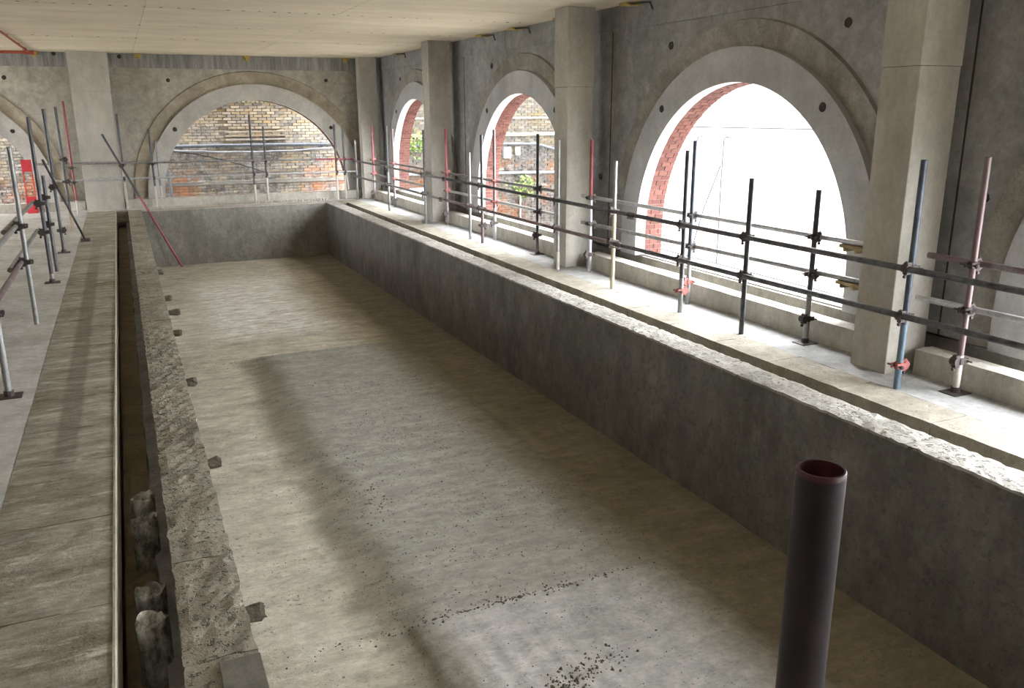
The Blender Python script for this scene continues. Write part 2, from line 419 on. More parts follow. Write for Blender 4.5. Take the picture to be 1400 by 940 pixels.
def arched_wall(u0, u1, z0, z1, d0, d1, archs, P):
    """wall between depths d0 and d1 with arched holes; P(u, d, z) -> world point. archs: (c, R, spring)"""
    mb = MB(); cuts = []
    for c, R, sp in archs:
        cuts.append((max(u0, c-R), min(u1, c+R), c, R, sp))
    cuts.sort(); u = u0
    def quad(a, b, c, d):
        for dd in (d0, d1): mb.face(*[P(p[0], dd, p[1]) for p in (a, b, c, d)])
    for a, b, c, R, sp in cuts:
        if a > u: quad((u, z0), (a, z0), (a, z1), (u, z1))
        pts = [p for p in arch_pts(c, R, sp, min(z0, sp), 48)]
        for p, q in zip(pts, pts[1:]):
            p = (min(max(p[0], u0), u1), p[1]); q = (min(max(q[0], u0), u1), q[1])
            if abs(q[0]-p[0]) > 1e-6: quad(p, q, (q[0], z1), (p[0], z1))
            mb.face(P(p[0], d0, p[1]), P(q[0], d0, q[1]), P(q[0], d1, q[1]), P(p[0], d1, p[1]))
        u = b
    if u < u1: quad((u, z0), (u1, z0), (u1, z1), (u, z1))
    mb.face(P(u0, d0, z1), P(u1, d0, z1), P(u1, d1, z1), P(u0, d1, z1))
    for uu in (u0, u1): mb.face(P(uu, d0, z0), P(uu, d1, z0), P(uu, d1, z1), P(uu, d0, z1))
    return mb

def arch_sweep(c, spring, zbot, prof, P, n=48):
    """sweep a closed profile [(R, depth), ...] round an arch and down its jambs"""
    mb = MB(); rings = []
    st = []
    if zbot < spring-1e-4: st.append((PI, zbot))
    st += [(PI-PI*i/n, None) for i in range(n+1)]
    if zbot < spring-1e-4: st.append((0, zbot))
    for a, zz in st:
        ring = []
        for R, d in prof:
            u = c + R*math.cos(a); z = spring + R*math.sin(a) if zz is None else zz
            ring.append(P(u, d, z))
        rings.append(ring)
    mb.rings(rings); return mb

PR = lambda u, d, z: (d, u, z)          # right wall: runs along Y
PF = lambda u, d, z: (u, d, z)          # far wall: runs along X

# ---------------------------------------------------------------- structure: floors and pool
YP = -4.0          # near end of the pool
Y0 = -9.0          # near end of the hall
# right-hand deck
o = struct('floor', MB().box(5.30, 6.20, YP, 22.0, -.25, 0), M['deck'])
floor = o
struct('floor_left', MB().box(-8, 6.2, Y0, YP, -.25, 0).box(-8, 5.30, 21.18, 22.0, -.25, 0).box(-8, -.83, YP, 21.18, -.25, 0), M['deckleft'])
ys = [YP+.05, -2.6, -1.8, -1.0, -.2, .6, 1.4, 2.2, 3.0, 3.80, 4.66, 5.46, 6.20, 6.95, 7.75, 8.55, 9.35, 10.15, 10.95, 11.75, 12.55, 13.35, 14.15, 14.95, 15.75, 16.55, 17.35, 18.15, 18.95, 19.75, 20.60]
for k, (a, b) in enumerate(zip(ys, ys[1:])):
    slab_mesh(4.93, 5.297, a+.005, b-.005, -.25, .003, 4, 9, .0025, k).build('edging_slab', M['edging'], floor)
yl = [YP+.05, -1.5, -.2, .9, 1.9, 2.9, 3.75, 4.7, 5.6, 6.25, 7.0, 7.55, 8.6, 9.78, 10.94, 12.3, 13.9, 15.65, 17.7, 20.06, 21.17]
for k, (a, b) in enumerate(zip(yl, yl[1:])):
    slab_mesh(-.825, -.262, a+.004, b-.004, -.25, .003, 6, 12, .0035, 50+k).build('border_slab', M['border'], floor)
MB().box(-.262, -.250, YP, 21.17, -.25, .006, .0).build('arris_strip', M['arris'], floor)

# pool walls with their copings
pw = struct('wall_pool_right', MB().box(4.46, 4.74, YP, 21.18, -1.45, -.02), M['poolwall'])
for k in range(12):
    a = -2.4 + k*2.0 if k else YP; b = -2.4 + (k+1)*2.0 if k < 11 else 21.18
    slab_mesh(4.457, 4.742, a, b, -.022, .002, 6, 40, .005, 90+k, .006).build('coping', M['coping'], pw)
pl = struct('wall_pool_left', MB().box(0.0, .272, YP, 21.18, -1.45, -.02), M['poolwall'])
kl = [YP, -1.2, .8, 2.0, 3.14, 4.0, 5.5, 6.3, 7.6, 9.4, 10.7, 12.5, 15.6, 18.0, 21.18]
for k, (a, b) in enumerate(zip(kl, kl[1:])):
    slab_mesh(-.003, .275, a+.004, b-.004, -.022, .002, 6, max(6, int((b-a)/.06)), .005, 130+k, .006).build('coping', M['coping_left'], pl)
MB().box(.125, .281, 2.3, 3.09, -.42, .012).build('infill_block', M['infill'], pl)
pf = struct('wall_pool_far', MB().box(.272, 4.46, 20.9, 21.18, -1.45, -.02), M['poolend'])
slab_mesh(.275, 4.455, 20.895, 21.178, -.022, .0, 40, 4, .003, 160, .004).build('coping', M['upstand'], pf)
struct('wall_pool_near', MB().box(.272, 4.46, YP, YP+.3, -1.45, 0), M['poolwall'])

# gutters either side of the pool
struct('trim_1', MB().box(-.246, 0.0, YP, 21.0, -.46, -.36), M['channel'])
mb = MB(); R = []
for k in range(120):
    y = YP + k*(25.0/119); wv = .012*(vnoise(y*3, 1)-.5)
    R.append([(-.085+wv, y, -.37), (-.075+wv*1.5, y, -.262+wv), (-.003, y, -.245+wv), (-.003, y, -.37)])
mb.rings(R); struct('trim_2', mb, M['ledge'])
struct('trim_3', MB().box(4.742, 4.928, YP, 20.6, -.30, -.22), M['chanwall'])
struct('trim_13', MB().box(-.246, 0, 21.0, 21.18, -.45, .0), M['chanwall'])
struct('trim_4', MB().box(4.742, 5.297, 20.602, 21.18, -.25, .0), M['chanwall'])
struct('trim_5', MB().box(-.244, -.002, 20.62, 20.70, -.20, -.13), M['upstand'])

# pool floor: a heightfield with a shallow trough and a ribbed slab
def hfloor(x, y):
    tr = sst(1.22, 1.62, x + .18*(vnoise(y*.9, 4)-.5))*(1-sst(3.46, 3.66, x))*(1-sst(12.0, 12.22, y + .1*(vnoise(x*2, 2)-.5)))
    z = -1.30 + .045*tr
    sl = sst(1.40, 1.46, x)*(1-sst(3.40, 3.46, x))*(1-sst(4.80, 4.86, y))
    z += sl*.02
    if 1.5 < x < 2.75 and y < 4.7:
        z += .0065*math.sin(x*2*PI/.155)*sst(1.5, 1.6, x)*(1-sst(2.4, 2.75, x))*(1-sst(4.2, 4.7, y))
    z += .018*(fbm(x*1.7, y*1.7, 1)-.5)*(1-.8*sl) + .012*(vnoise(x*1.2, y*6, 8)-.5)*(1-.9*sl)
    return z
mb = MB(); NX, NY = 100, 420
for j in range(NY+1):
    y = YP+.3 + (20.9-YP-.3)*j/NY
    for i in range(NX+1):
        x = .272 + (4.46-.272)*i/NX
        mb.v.append((x, y, hfloor(x, y)))
for j in range(NY):
    for i in range(NX):
        a = j*(NX+1)+i; mb.f.append((a, a+1, a+NX+2, a+NX+1))
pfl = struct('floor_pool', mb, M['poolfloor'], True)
struct('floor_base', MB().box(-8, 6.5, Y0, 22.3, -1.7, -1.46), M['plinth'])

# ---------------------------------------------------------------- structure: walls with arches
RC = [-3.4, 2.1, 7.6, 13.1, 18.65]
ARCH_R, RING_R, BAND_R, SPR = 1.81, 2.17, 2.45, .60
wr = struct('wall_right', arched_wall(Y0, 22.0, .27, 3.13, 6.15, 6.22, [(c, RING_R, SPR) for c in RC], PR), M['wallgrey'])
MB().box(6.135, 6.22, Y0, 22.0, 3.13, 3.46).build('beam', M['wallgrey'], wr)
MB().box(6.17, 6.22, Y0, 22.0, 0, .25).build('plinth', M['plinth'], wr)
wf = struct('wall_far', arched_wall(-8.0, 6.22, .12, 3.13, 21.98, 22.06, [(3.08, 2.6, .2), (-3.98, 2.6, .2)], PF), M['wall'])
MB().box(-8.0, 6.135, 21.965, 22.06, 3.13, 3.46).build('beam', M['beam'], wf)
MB().box(-8.0, 6.17, 22.0, 22.06, 0, .11).build('plinth', M['plinth'], wf)

def unit_brick(name, mat):
    me = []
    for k in range(4):
        random.seed(40+k)
        m = MB().box(-.5, .5, -.5, .5, -.5, .5, .025); me.append(m.mesh(name, mat))
    return me
UB_R = unit_brick('brick', M['rbrick'])
UB_Y = unit_brick('brick', M['ybrick'])
def brick(me, parent, M4):
    o = bpy.data.objects.new('brick', me); COL.objects.link(o); o.parent = parent
    o.matrix_local = M4
    return o

def arch_set(parent, c, R, RR, RB_, sp, zb, P, dring, dwall, dback, bricks, mr='ring', mg='groove'):
    arch_sweep(c, sp, zb, [(R, dring), (RR, dring), (RR, dback), (R, dback)], P).build('arch_ring', M[mr], parent, True)
    lip = dwall
    arch_sweep(c, sp, zb, [(RR-.02, dwall+.03), (RR+.0, lip-.004), (RR+.09, lip-.010), (RB_-.09, lip-.030), (RB_-.015, lip-.040), (RB_, lip+.01)], P).build('arch_band', M[mg], parent, True)
    # red brick reveal behind the ring: one course is a header and a three-quarter bat turned towards the opening
    if bricks:
        L = PI*R; jn = int(round((sp-zb)/.066)); n = int(round(L/.066))
        W = .26
        bk = arch_sweep(c, sp, zb, [(R+.006, dback), (R+.11, dback), (R+.11, dback+W), (R+.006, dback+W)], P).build('mortar_bed', M['redmortar'], parent)
        def put(a, zz, k):
            cuts = [(0, .125), (.135, W)] if k % 2 else [(0, .06), (.07, .19), (.20, W)]
            for lo, hi in cuts:
                dm = dback + (lo+hi)/2
                rr = R + .05 + random.uniform(-.003, .003)
                u = c + rr*math.cos(a); z = sp + rr*math.sin(a) if zz is None else zz
                ctr = Vector(P(u, dm, z))
                rad = Vector(P(c+math.cos(a), 0, math.sin(a))) - Vector(P(c, 0, 0)); rad.normalize()
                dep = Vector(P(0, 1, 0)); tan = rad.cross(dep)
                Mx = Matrix((rad*.105, dep*(hi-lo), tan*.056)).transposed().to_4x4(); Mx.translation = ctr
                brick(UB_R[random.randrange(4)], parent, Mx)
        for j in range(jn):
            put(PI, zb + .034 + j*.066, j); put(0, zb + .034 + j*.066, j)
        for i in range(n): put(PI - PI*(i+.5)/n, None, i)
for k, c in enumerate(RC):
    arch_set(wr, c, ARCH_R, RING_R, BAND_R, SPR, .27, PR, 6.07, 6.15, 6.22, k > 1, 'ringgrey', 'groovegrey')
for k, c in enumerate((3.08, -3.98)):
    arch_set(wf, c, 2.22, 2.6, 2.9, .2, .12, PF, 21.9, 21.98, 22.06, k == 0)
# outer leaf of the facade, carried up past the ceiling
arched_wall(Y0, 22.32, -2.0, 12.0, 6.222, 6.48, [(c, ARCH_R+.115, SPR) for c in RC], PR).build('outer_leaf', M['plain_brick'], wr)
arched_wall(-8.0, 6.22, -2.0, 12.0, 22.062, 22.32, [(c, 2.22+.115, .2) for c in (3.08, -3.98)], PF).build('outer_leaf', M['plain_brick'], wf)
# sills outside, under the arches (the outer leaf is cut right down, so close it below the opening)
for c in RC:
    MB().box(6.224, 6.478, c-1.93, c+1.93, -2.0, .262).build('sill', M['plinth'], wr)
for c in (3.08, -3.98):
    MB().box(c-2.34, c+2.34, 22.064, 22.318, -2.0, .115).build('sill', M['plinth'], wf)
# panel joints in the right wall (recess strips) and at the column behind
for y in (4.785, 10.25, 15.72):
    MB().box(6.146, 6.155, y-.008, y+.008, .27, 3.13).build('panel_joint', M['tie'], wr)
# shutter tie holes
def tie(parent, p, n, r=.045):
    mb = MB(); n = Vector(n); a = n.orthogonal().normalized(); b = n.cross(a); p = Vector(p)
    def ring(d, rr, j=.25): return [p + n*d + (a*math.cos(t*PI/5)+b*math.sin(t*PI/5))*rr*(1+j*(random.random()-.5)) for t in range(10)]
    mb.rings([ring(-.01, r*1.1), ring(.005, r), ring(.003, r*.8), ring(.002, r*.4)])
    mb.build('tie_hole', M['tie'], parent)
random.seed(3)
for y, z in ((19.834, 2.877), (14.372, 2.905), (8.9, 2.87), (6.13, 2.88), (10.5, 1.23), (4.54, 1.44), (10.0, 1.17), (15.5, 1.2)):
    tie(wr, (6.15, y, z), (-1, 0, 0))
for c in (7.6, 13.1, 18.65):
    for s in (-1, 1): tie(wr, (6.07, c+s*1.33, 2.14), (-1, 0, 0))
for x, z in ((1.19, 2.866), (4.88, 2.905), (.21, 3.37), (-1.11, 3.41), (-2.13, 2.89)):
    tie(wf, (x, 21.98 if z < 3.1 else 21.965, z), (0, -1, 0))
for x in (1.218, 4.92, -2.12): tie(wf, (x, 21.9, 1.76), (0, -1, 0))

# upstands below the arches
for k, (a, b) in enumerate(((Y0, 4.69), (5.22, 10.22), (10.80, 15.98), (16.50, 21.5))):
    tg = slab_mesh(5.785, 5.985, a, b, -.01, .215, 4, max(12, int((b-a)/.2)), .004, 200+k, .006).build('trim_%d' % (6+k), M['upstand'])
    tag(tg, kind='structure')
tag(slab_mesh(-.02, 5.55, 21.62, 21.82, -.01, .20, 40, 4, .004, 210, .005).build('trim_10', M['upstand']), kind='structure')
tag(slab_mesh(-8.0, -.87, 21.62, 21.82, -.01, .20, 40, 4, .004, 211, .005).build('trim_11', M['upstand']), kind='structure')

# side and back of the hall, behind and beside the camera
struct('wall_left', arched_wall(Y0, 22.3, .2, 12.0, -8.2, -8.0, [(18.6, 1.8, .3)], PR), M['wall'])  # unseen arch opening added to brighten the far left deck
struct('trim_12', MB().box(-8.2, -8.0, Y0, 22.3, -1.7, .2), M['upstand'])
struct('wall_back', MB().box(-8.2, 6.48, Y0-.2, Y0, -1.7, 12.0), M['wall'])

# ceiling: slab and the soffit boards under it
ce = struct('ceiling', MB().box(-8.2, 6.22, Y0, 22.06, 3.458, 3.75), M['slab'])
MB().box(-8.2, 6.3, Y0-.2, 22.2, 11.8, 12.0).build('roof', M['slab'], ce)
xs = [-8.0, -7.01, -4.51, -2.01, .49, 2.99, 5.49, 6.134]
yy = [12.55+1.25*k for k in range(-18, 8)]; yy = [Y0] + [y for y in yy if Y0 < y < 21.9] + [21.963]
for i, (a, b) in enumerate(zip(xs, xs[1:])):
    for j, (c, d) in enumerate(zip(yy, yy[1:])):
        dz = (hsh(i, j, 5)-.5)*.003
        MB().box(a+.0025, b-.0025, c+.0025, d-.0025, 3.44+dz, 3.459).build('panel', M['ceiling'], ce)
mb = MB()
for yk in (12.55, 15.05, 17.55):
    x = -3.0
    while x < 5.9:
        if hsh(int(x*100), int(yk)) > (.12 if yk < 13 else .6):
            q = x + (hsh(int(x*37))-.5)*.03; r = .016 + .010*hsh(int(x*91))
            mb.rings([[(q+r*math.cos(t*PI/4), yk-.06+.7*r*math.sin(t*PI/4), z) for t in range(8)] for z in (3.4455, 3.4365)])
        x += .205
o = mb.build('nail_marks', M['nail'], ce); o['kind'] = 'stuff'

# ---------------------------------------------------------------- columns
def column(x0, x1, y0, y1, label, lift=2.43, g='concrete columns'):
    r = empty('concrete_column', ((x0+x1)/2, (y0+y1)/2, 0), label, 'column', g)
    def shaft(z0, z1, e=0.0):
        c = .005
        P_ = lambda z: [(x0-e+c, y0-e, z), (x1+e-c, y0-e, z), (x1+e, y0-e+c, z), (x1+e, y1+e-c, z), (x1+e-c, y1+e, z), (x0-e+c, y1+e, z), (x0-e, y1+e-c, z), (x0-e, y0-e+c, z)]
        return MB().rings([P_(z0), P_(z1)])
    shaft(-.002, lift).build('lower_lift', M['column'], r)
    shaft(lift+.004, CEIL-.003, .006).build('upper_lift', M['column'], r)
    return r
column(5.55, 5.985, 4.77, 5.14, 'tall square concrete column nearest the camera, with a sunlit right side, beside the big white arch')
column(5.525, 5.92, 10.35, 10.72, 'square concrete column with rough patched face between the large white arch and the middle brick-lined arch')
column(5.55, 5.985, 16.06, 16.43, 'slim grey concrete column between the two brick-lined arches further along the right wall')
column(5.55, 5.985, 21.30, 21.56, 'narrow concrete column standing in the far corner where the two walls meet')
column(-.845, -.05, 21.50, 21.9, 'broad flat concrete column on the far wall left of the wide far arch', 2.6)

# ---------------------------------------------------------------- scaffold guardrails
def coupler_meshes(mat, matb):
    c = MB()
    c.tube((0, 0, -.027), (0, 0, .027), .034, 10)
    c.tube((-.05, -.027, 0), (-.05, .027, 0), .034, 10)
    c.box(-.062, .012, -.018, .018, -.046, .046)
    c.box(-.03, .055, .020, .034, -.02, .02); c.box(-.03, .055, -.034, -.020, -.02, .02)
    b = MB(); b.tube((.040, -.075, .0), (.040, .075, .0), .008, 6); b.tube((.040, .052, 0), (.040, .070, 0), .016, 6)
    d = MB(); d.tube((-.058, .0, -.075), (-.058, .0, .055), .008, 6); d.tube((-.058, 0, -.07), (-.058, 0, -.053), .016, 6)
    return c.mesh('coupler', mat, smooth=True), (b.mesh('bolt', matb), d.mesh('bolt', matb))
CP = {'dark': coupler_meshes(M['coupler'], M['coupler']), 'red': coupler_meshes(M['redcoupler'], M['coupler'])}
def add_coupler(parent, z, rot, kind='dark', name='coupler', dz=0):
    me, mb_ = CP[kind]
    o = link_mesh(name, me, parent, (0, 0, z)); o.rotation_euler = (dz, 0, rot)
    for q in mb_: link_mesh('bolt', q, o)
    return o

def post(x, y, top, label, mat, low=None, lowz=0.0, coup=(), rot=0.0, clamp=None, plate=False, group=None, ck='dark', base=0.0, lean=(0, 0), r=.0242):
    o = empty('scaffold_post', (x, y, base), label, 'post', group)
    zc = base + lowz if low else base
    tp = (x+lean[0], y+lean[1], top)
    at = lambda z: (x+lean[0]*(z-base)/(top-base), y+lean[1]*(z-base)/(top-base), z)
    MB().tube(at(zc), tp, r, 12, .12).build('tube', M[mat], o, True)
    if low: MB().tube(at(base), at(zc), r*1.08, 12).build('base_sleeve', M[low], o, True)
    if plate: MB().box(x-.09, x+.09, y-.075, y+.075, base, base+.008).tube((x, y, base+.008), (x, y, base+.05), .036, 10).build('base_plate', M['coupler'], o)
    for z in coup: add_coupler(o, z-base, rot, ck)
    if clamp:
        add_coupler(o, clamp[0]-base, rot+PI, clamp[1], 'clamp')
    return o
G1 = None
FZ = (.957, .585)
# pool-side row on the right
post(5.34, 4.46, 1.757, 'dark blue-grey scaffold post before the nearest column, worn blue at its foot, pool-side row', 'blue', 'palebl', .52, FZ, 0, (.19, 'red'))
post(5.34, 6.33, 1.504, 'dark scaffold post standing before the middle of the big white arch', 'dark', None, 0, FZ)
post(5.34, 7.35, 1.72, 'shorter dark scaffold post with a red clamp near its foot, before the white arch', 'dark', 'grey', .38, FZ, 0, (.24, 'red'))
post(5.34, 8.77, 1.545, 'scaffold post grey above and tan cement-coated below, before the left jamb of the white arch', 'grey', 'tan', .92, FZ)
post(5.34, 10.23, 1.752, 'silver and black scaffold post directly in front of the patched column', 'grey', 'lime', .25, FZ, 0)
post(5.34, 12.95, 1.76, 'dark scaffold post with rusty foot at the left edge of the middle arch', 'dark', 'pinkgrey', .5, FZ, 0, (.3, 'dark'))
post(5.34, 13.50, 1.46, 'short grey scaffold post just left of the middle arch, pool-side row', 'grey', None, 0, FZ)
post(5.34, 15.87, 1.79, 'black scaffold post overlapping the left edge of the slim grey column', 'dark', 'grey', .55, FZ, 0)
post(5.34, 18.40, 1.837, 'dark scaffold post before the gap between far corner column and last arch', 'dark', 'grey', .85, FZ, 0)
post(5.34, 21.20, 1.46, 'short grey scaffold post at the far corner of the pool, where the rails turn', 'grey', None, 0, FZ, 0)
# wall-side row on the right
BZ = (1.0, .655)
post(5.66, 4.19, 1.78, 'grey scaffold post with worn red paint, nearest of the row along the wall', 'pinkgrey', 'lime', .30, BZ, PI, (.26, 'dark'), plate=True)
post(5.66, 5.80, 1.424, 'dark grey scaffold post before the right part of the white arch, wall-side row', 'dark', 'grey', .45, BZ, PI, (.24, 'dark'), plate=True)
post(5.66, 7.66, 1.805, 'taller blue-grey scaffold post close behind a shorter dark one before the white arch', 'blue', 'grey', .45, BZ, PI, (.26, 'red'))
post(5.66, 9.90, 1.755, 'scaffold post with maroon upper half just right of the patched column', 'maroon', 'silver', 1.0, BZ, PI, (.24, 'dark'))
post(5.66, 11.52, 1.80, 'black scaffold post rising before the right side of the middle arch', 'dark', 'pinkgrey', .35, BZ, PI, (.30, 'dark'), plate=True)
post(5.66, 13.17, 1.836, 'reddish grey scaffold post against the brick reveal of the middle arch', 'pinkgrey', 'silver', .55, BZ, PI, (.30, 'dark'), ck='red')
post(5.66, 15.50, 1.815, 'bright red-topped scaffold post in front of the slim grey column', 'pinkred', 'pinkgrey', .7, BZ, PI, (.22, 'dark'), ck='red')
post(5.66, 19.02, 1.764, 'maroon-grey scaffold post before the left edge of the last arch on the right wall', 'pinkgrey', 'grey', .3, BZ, PI, (.18, 'dark'), ck='red')
post(5.66, 20.75, 1.809, 'thin red scaffold post in front of the far corner column', 'pinkred', 'pinkgrey', .65, BZ, PI, (.2, 'dark'), ck='red')
# along the far end
QZ = (1.0, .69)
post(0.0, 21.44, 2.12, 'tall scaffold post on the broad far column, where the long raking pole crosses', 'dark', 'lime', .95, QZ, PI/2)
post(.63, 21.44, 1.77, 'dark scaffold post left of the wide far arch, taller of the pair there', 'dark', 'lime', .5, QZ, PI/2)
post(.75, 21.44, 1.54, 'pale scaffold post left of the wide far arch, shorter of the pair there', 'grey', 'lime', .5, (), PI/2)
post(2.87, 21.44, 2.08, 'tallest scaffold post before the middle of the wide far arch', 'dark', 'lime', .45, QZ, PI/2)
post(3.17, 21.44, 1.81, 'shorter of the two scaffold posts before the middle of the wide far arch', 'dark', 'lime', .6, QZ, PI/2)
post(4.89, 21.44, 1.845, 'left of the two scaffold posts at the right end of the wide far arch', 'dark', 'lime', .6, QZ, PI/2)
post(5.10, 21.44, 1.842, 'right of the two scaffold posts at the right end of the wide far arch', 'dark', 'lime', .6, QZ, PI/2)
# on the left-hand deck
LZ = (1.02, .655)
post(-1.0, 7.22, 1.75, 'grey scaffold post at the left picture edge, nearest of the left-hand row', 'grey', 'grey', .22, LZ, 0, None, True)
post(-1.0, 9.78, 1.80, 'thick-looking grey scaffold post on the left deck, second nearest, with two rails clamped on', 'grey', None, 0, LZ, 0)
post(-1.0, 12.25, 2.08, 'dark scaffold post on the left deck carrying the far ends of two rails', 'dark', 'grey', .12, LZ, 0, None, True)
post(-1.0, 13.13, 1.312, 'shortest scaffold post of the left deck, standing behind the one with the rail ends', 'dark', None, 0, LZ, 0)
post(-1.0, 14.95, 2.19, 'tall dark scaffold post on the left deck with a thin raking brace', 'dark', None, 0, (1.02,), 0, (.35, 'dark'), True)
post(-1.0, 17.95, 2.24, 'dark scaffold post on the left deck, last but one before the far wall', 'dark', 'tan', .35, (1.3, .9), PI)
post(-1.0, 20.75, 2.38, 'thin maroon scaffold post against the far wall left of the broad column', 'maroon', 'lime', .3, QZ, PI/2, ck='dark')

def rail(p0, p1, mat, label, group=None, sleeves=(), mat2=None, split=.5, r=.0242):
    p0 = Vector(p0); p1 = Vector(p1)
    o = empty('guard_rail', p0, label, 'rail', group)
    if mat2:
        pm = p0.lerp(p1, split)
        MB().tube(p0, pm, r, 12).build('tube', M[mat], o, True)
        MB().tube(pm, p1, r, 12, .1).build('painted_end', M[mat2], o, True)
    else:
        m = MB().tube(p0, p1, r, 12, .12, cap0=True); m.build('tube', M[mat], o, True)
    d = (p1-p0).normalized()
    for t in sleeves:
        c = p0.lerp(p1, t); s = d.orthogonal().normalized()
        m = MB().tube(c-d*.07, c+d*.07, .031, 10); m.build('sleeve_coupler', M['coupler'], o)
        for e in (-1, 1): MB().tube(c+d*.035*e-Vector((.04, 0, .035)), c+d*.035*e+Vector((.02, 0, -.045)), .010, 6).build('bolt', M['coupler'], o)
    return o
XF = 5.29
rail((XF, 21.3, FZ[0]+.01), (XF, 14.5, FZ[0]), 'grey', 'upper pool-side rail along the last arch and far corner, grey tube', sleeves=(.985,))
rail((XF, 14.5, FZ[0]), (XF, 8.2, FZ[0]), 'dark', 'upper pool-side rail crossing the middle arch and patched column, dark tube', sleeves=(.985,))
rail((XF, 8.2, FZ[0]), (XF, 1.0, FZ[0]-.005), 'dark', 'upper pool-side rail across the white arch to the right picture edge')
rail((XF, 21.3, FZ[1]+.0), (XF, 14.7, FZ[1]-.01), 'grey', 'lower pool-side rail along the last arch and far corner, grey tube', sleeves=(.985,))
rail((XF, 14.7, FZ[1]-.01), (XF, 8.5, FZ[1]-.01), 'pinkgrey', 'lower pool-side rail crossing the middle arch and patched column', sleeves=(.985,))
rail((XF, 8.5, FZ[1]-.01), (XF, 1.0, FZ[1]+.02), 'dark', 'lower pool-side rail across the white arch to the right picture edge')
XB = 5.712
def end_block(o, p):
    MB().box(p[0]-.035, p[0]+.035, p[1]-.0, p[1]+.28, p[2]-.055, p[2]-.026).tube((p[0]-.05, p[1]+.07, p[2]-.065), (p[0]+.05, p[1]+.07, p[2]-.065), .018, 8).tube((p[0]-.05, p[1]+.2, p[2]-.065), (p[0]+.05, p[1]+.2, p[2]-.065), .018, 8).build('end_clamp', M['wood'], o)
r_ = rail((XB, 5.24, BZ[0]), (XB, 10.22, BZ[0]), 'silver', 'upper wall-side rail across the white arch, stopping short at both columns', mat2=None); end_block(r_, (XB, 5.24, BZ[0]))
r_ = rail((XB, 5.24, BZ[1]+.02), (XB, 10.22, BZ[1]-.02), 'grey', 'lower wall-side rail across the white arch with a yellowish end clamp'); end_block(r_, (XB, 5.24, BZ[1]+.02))
rail((XB, 1.0, BZ[0]+.005), (XB, 4.62, BZ[0]+.005), 'pinkgrey', 'upper wall-side rail with red paint, right of the nearest column')
rail((XB, 1.0, BZ[1]+.02), (XB, 4.68, BZ[1]), 'silver', 'lower wall-side rail of bright grey tube, right of the nearest column')
rail((XB, 10.86, BZ[0]), (XB, 15.9, BZ[0]-.02), 'grey', 'upper wall-side rail before the middle brick-lined arch')
rail((XB, 10.86, BZ[1]), (XB, 15.9, BZ[1]-.01), 'silver', 'lower wall-side rail before the middle brick-lined arch')
rail((XB, 16.5, BZ[0]-.02), (XB, 21.2, BZ[0]-.02), 'grey', 'upper wall-side rail before the last brick-lined arch by the far corner')
rail((XB, 16.5, BZ[1]-.02), (XB, 21.2, BZ[1]-.02), 'grey', 'lower wall-side rail before the last brick-lined arch by the far corner')
YF = 21.39
rail((-1.75, YF, QZ[0]+.06), (5.35, YF, QZ[0]), 'grey', 'upper rail along the far end before the wide arch, red at its right end', mat2='pinkred', split=.86)
rail((-1.75, YF, QZ[1]), (5.35, YF, QZ[1]), 'silver', 'lower rail along the far end before the wide arch, bright grey')
XL = -1.05
rail((XL, 3.0, LZ[0]), (XL, 9.95, LZ[0]), 'grey', 'upper rail of the left deck leading from the second post out of the picture')
rail((XL, 3.0, LZ[1]), (XL, 9.95, LZ[1]), 'pinkgrey', 'lower rail of the left deck leading from the second post out of the picture')
rail((XL-.055, 9.3, LZ[0]+.0), (XL-.055, 12.45, LZ[0]), 'grey', 'upper rail between the second and third posts of the left deck')
rail((XL-.055, 9.3, LZ[1]+.0), (XL-.055, 12.45, LZ[1]), 'grey', 'lower rail between the second and third posts of the left deck')

# raking poles
o = empty('raking_pole', (.99, 20.60, -1.27), 'long raking pole, black above and red below, from pool floor to far guardrail', 'pole')
p0 = Vector((.99, 20.60, -1.285)); p1 = Vector((-.035, 20.98, 1.0)); p2 = p1 + (p1-p0)*.30
pm = p0.lerp(p1, .70)
MB().tube(p0, pm, .026, 12).build('painted_end', M['pinkred'], o, True)
MB().tube(pm, p2, .0242, 12, .1).build('tube', M['dark'], o, True)
MB().tube(p1+Vector((0, -.05, .0)), p1+Vector((0, .06, .0)), .045, 10).build('coupler', M['coupler'], o)
MB().tube(p1+Vector((.0, .055, .0)), (p1.x, 21.36, 1.0), .0242, 10).build('tie_tube', M['dark'], o, True)
o = empty('raking_brace', (-.73, 16.2, 0), 'thin dark raking brace on the left deck with a black foot', 'pole')
p0 = Vector((-.73, 16.2, .02)); p1 = Vector((-.945, 15.0, .95)); p2 = p0 + (p1-p0)*1.55
MB().tube(p0, p2, .0175, 10).build('tube', M['dark'], o, True)
MB().box(-.80, -.66, 16.12, 16.28, 0, .045, .006).build('foot', M['coupler'], o)

# near pole, standing up out of the pool close to the camera
px, py = .5951, .5726
o = empty('scaffold_pole', (px, py, hfloor(px, py)), 'thick dark purple-black pole with maroon rim, close to the camera at lower right', 'pole')
zt = 1.760
def ringz(z, r, n=40): return [(px + .028*0 + r*math.cos(2*PI*i/n), py + r*math.sin(2*PI*i/n), z) for i in range(n)]
MB().rings([ringz(hfloor(px, py)-.02, .0242), ringz(zt-.006, .0242)], cap0=True, cap1=False).build('tube', M['pole'], o, True)
MB().rings([ringz(zt-.006, .0242), ringz(zt-.001, .0240), ringz(zt, .0232), ringz(zt, .0212), ringz(zt-.003, .0203), ringz(zt-.4, .0203)], cap0=False, cap1=True).build('rim', M['polerim'], o, True)

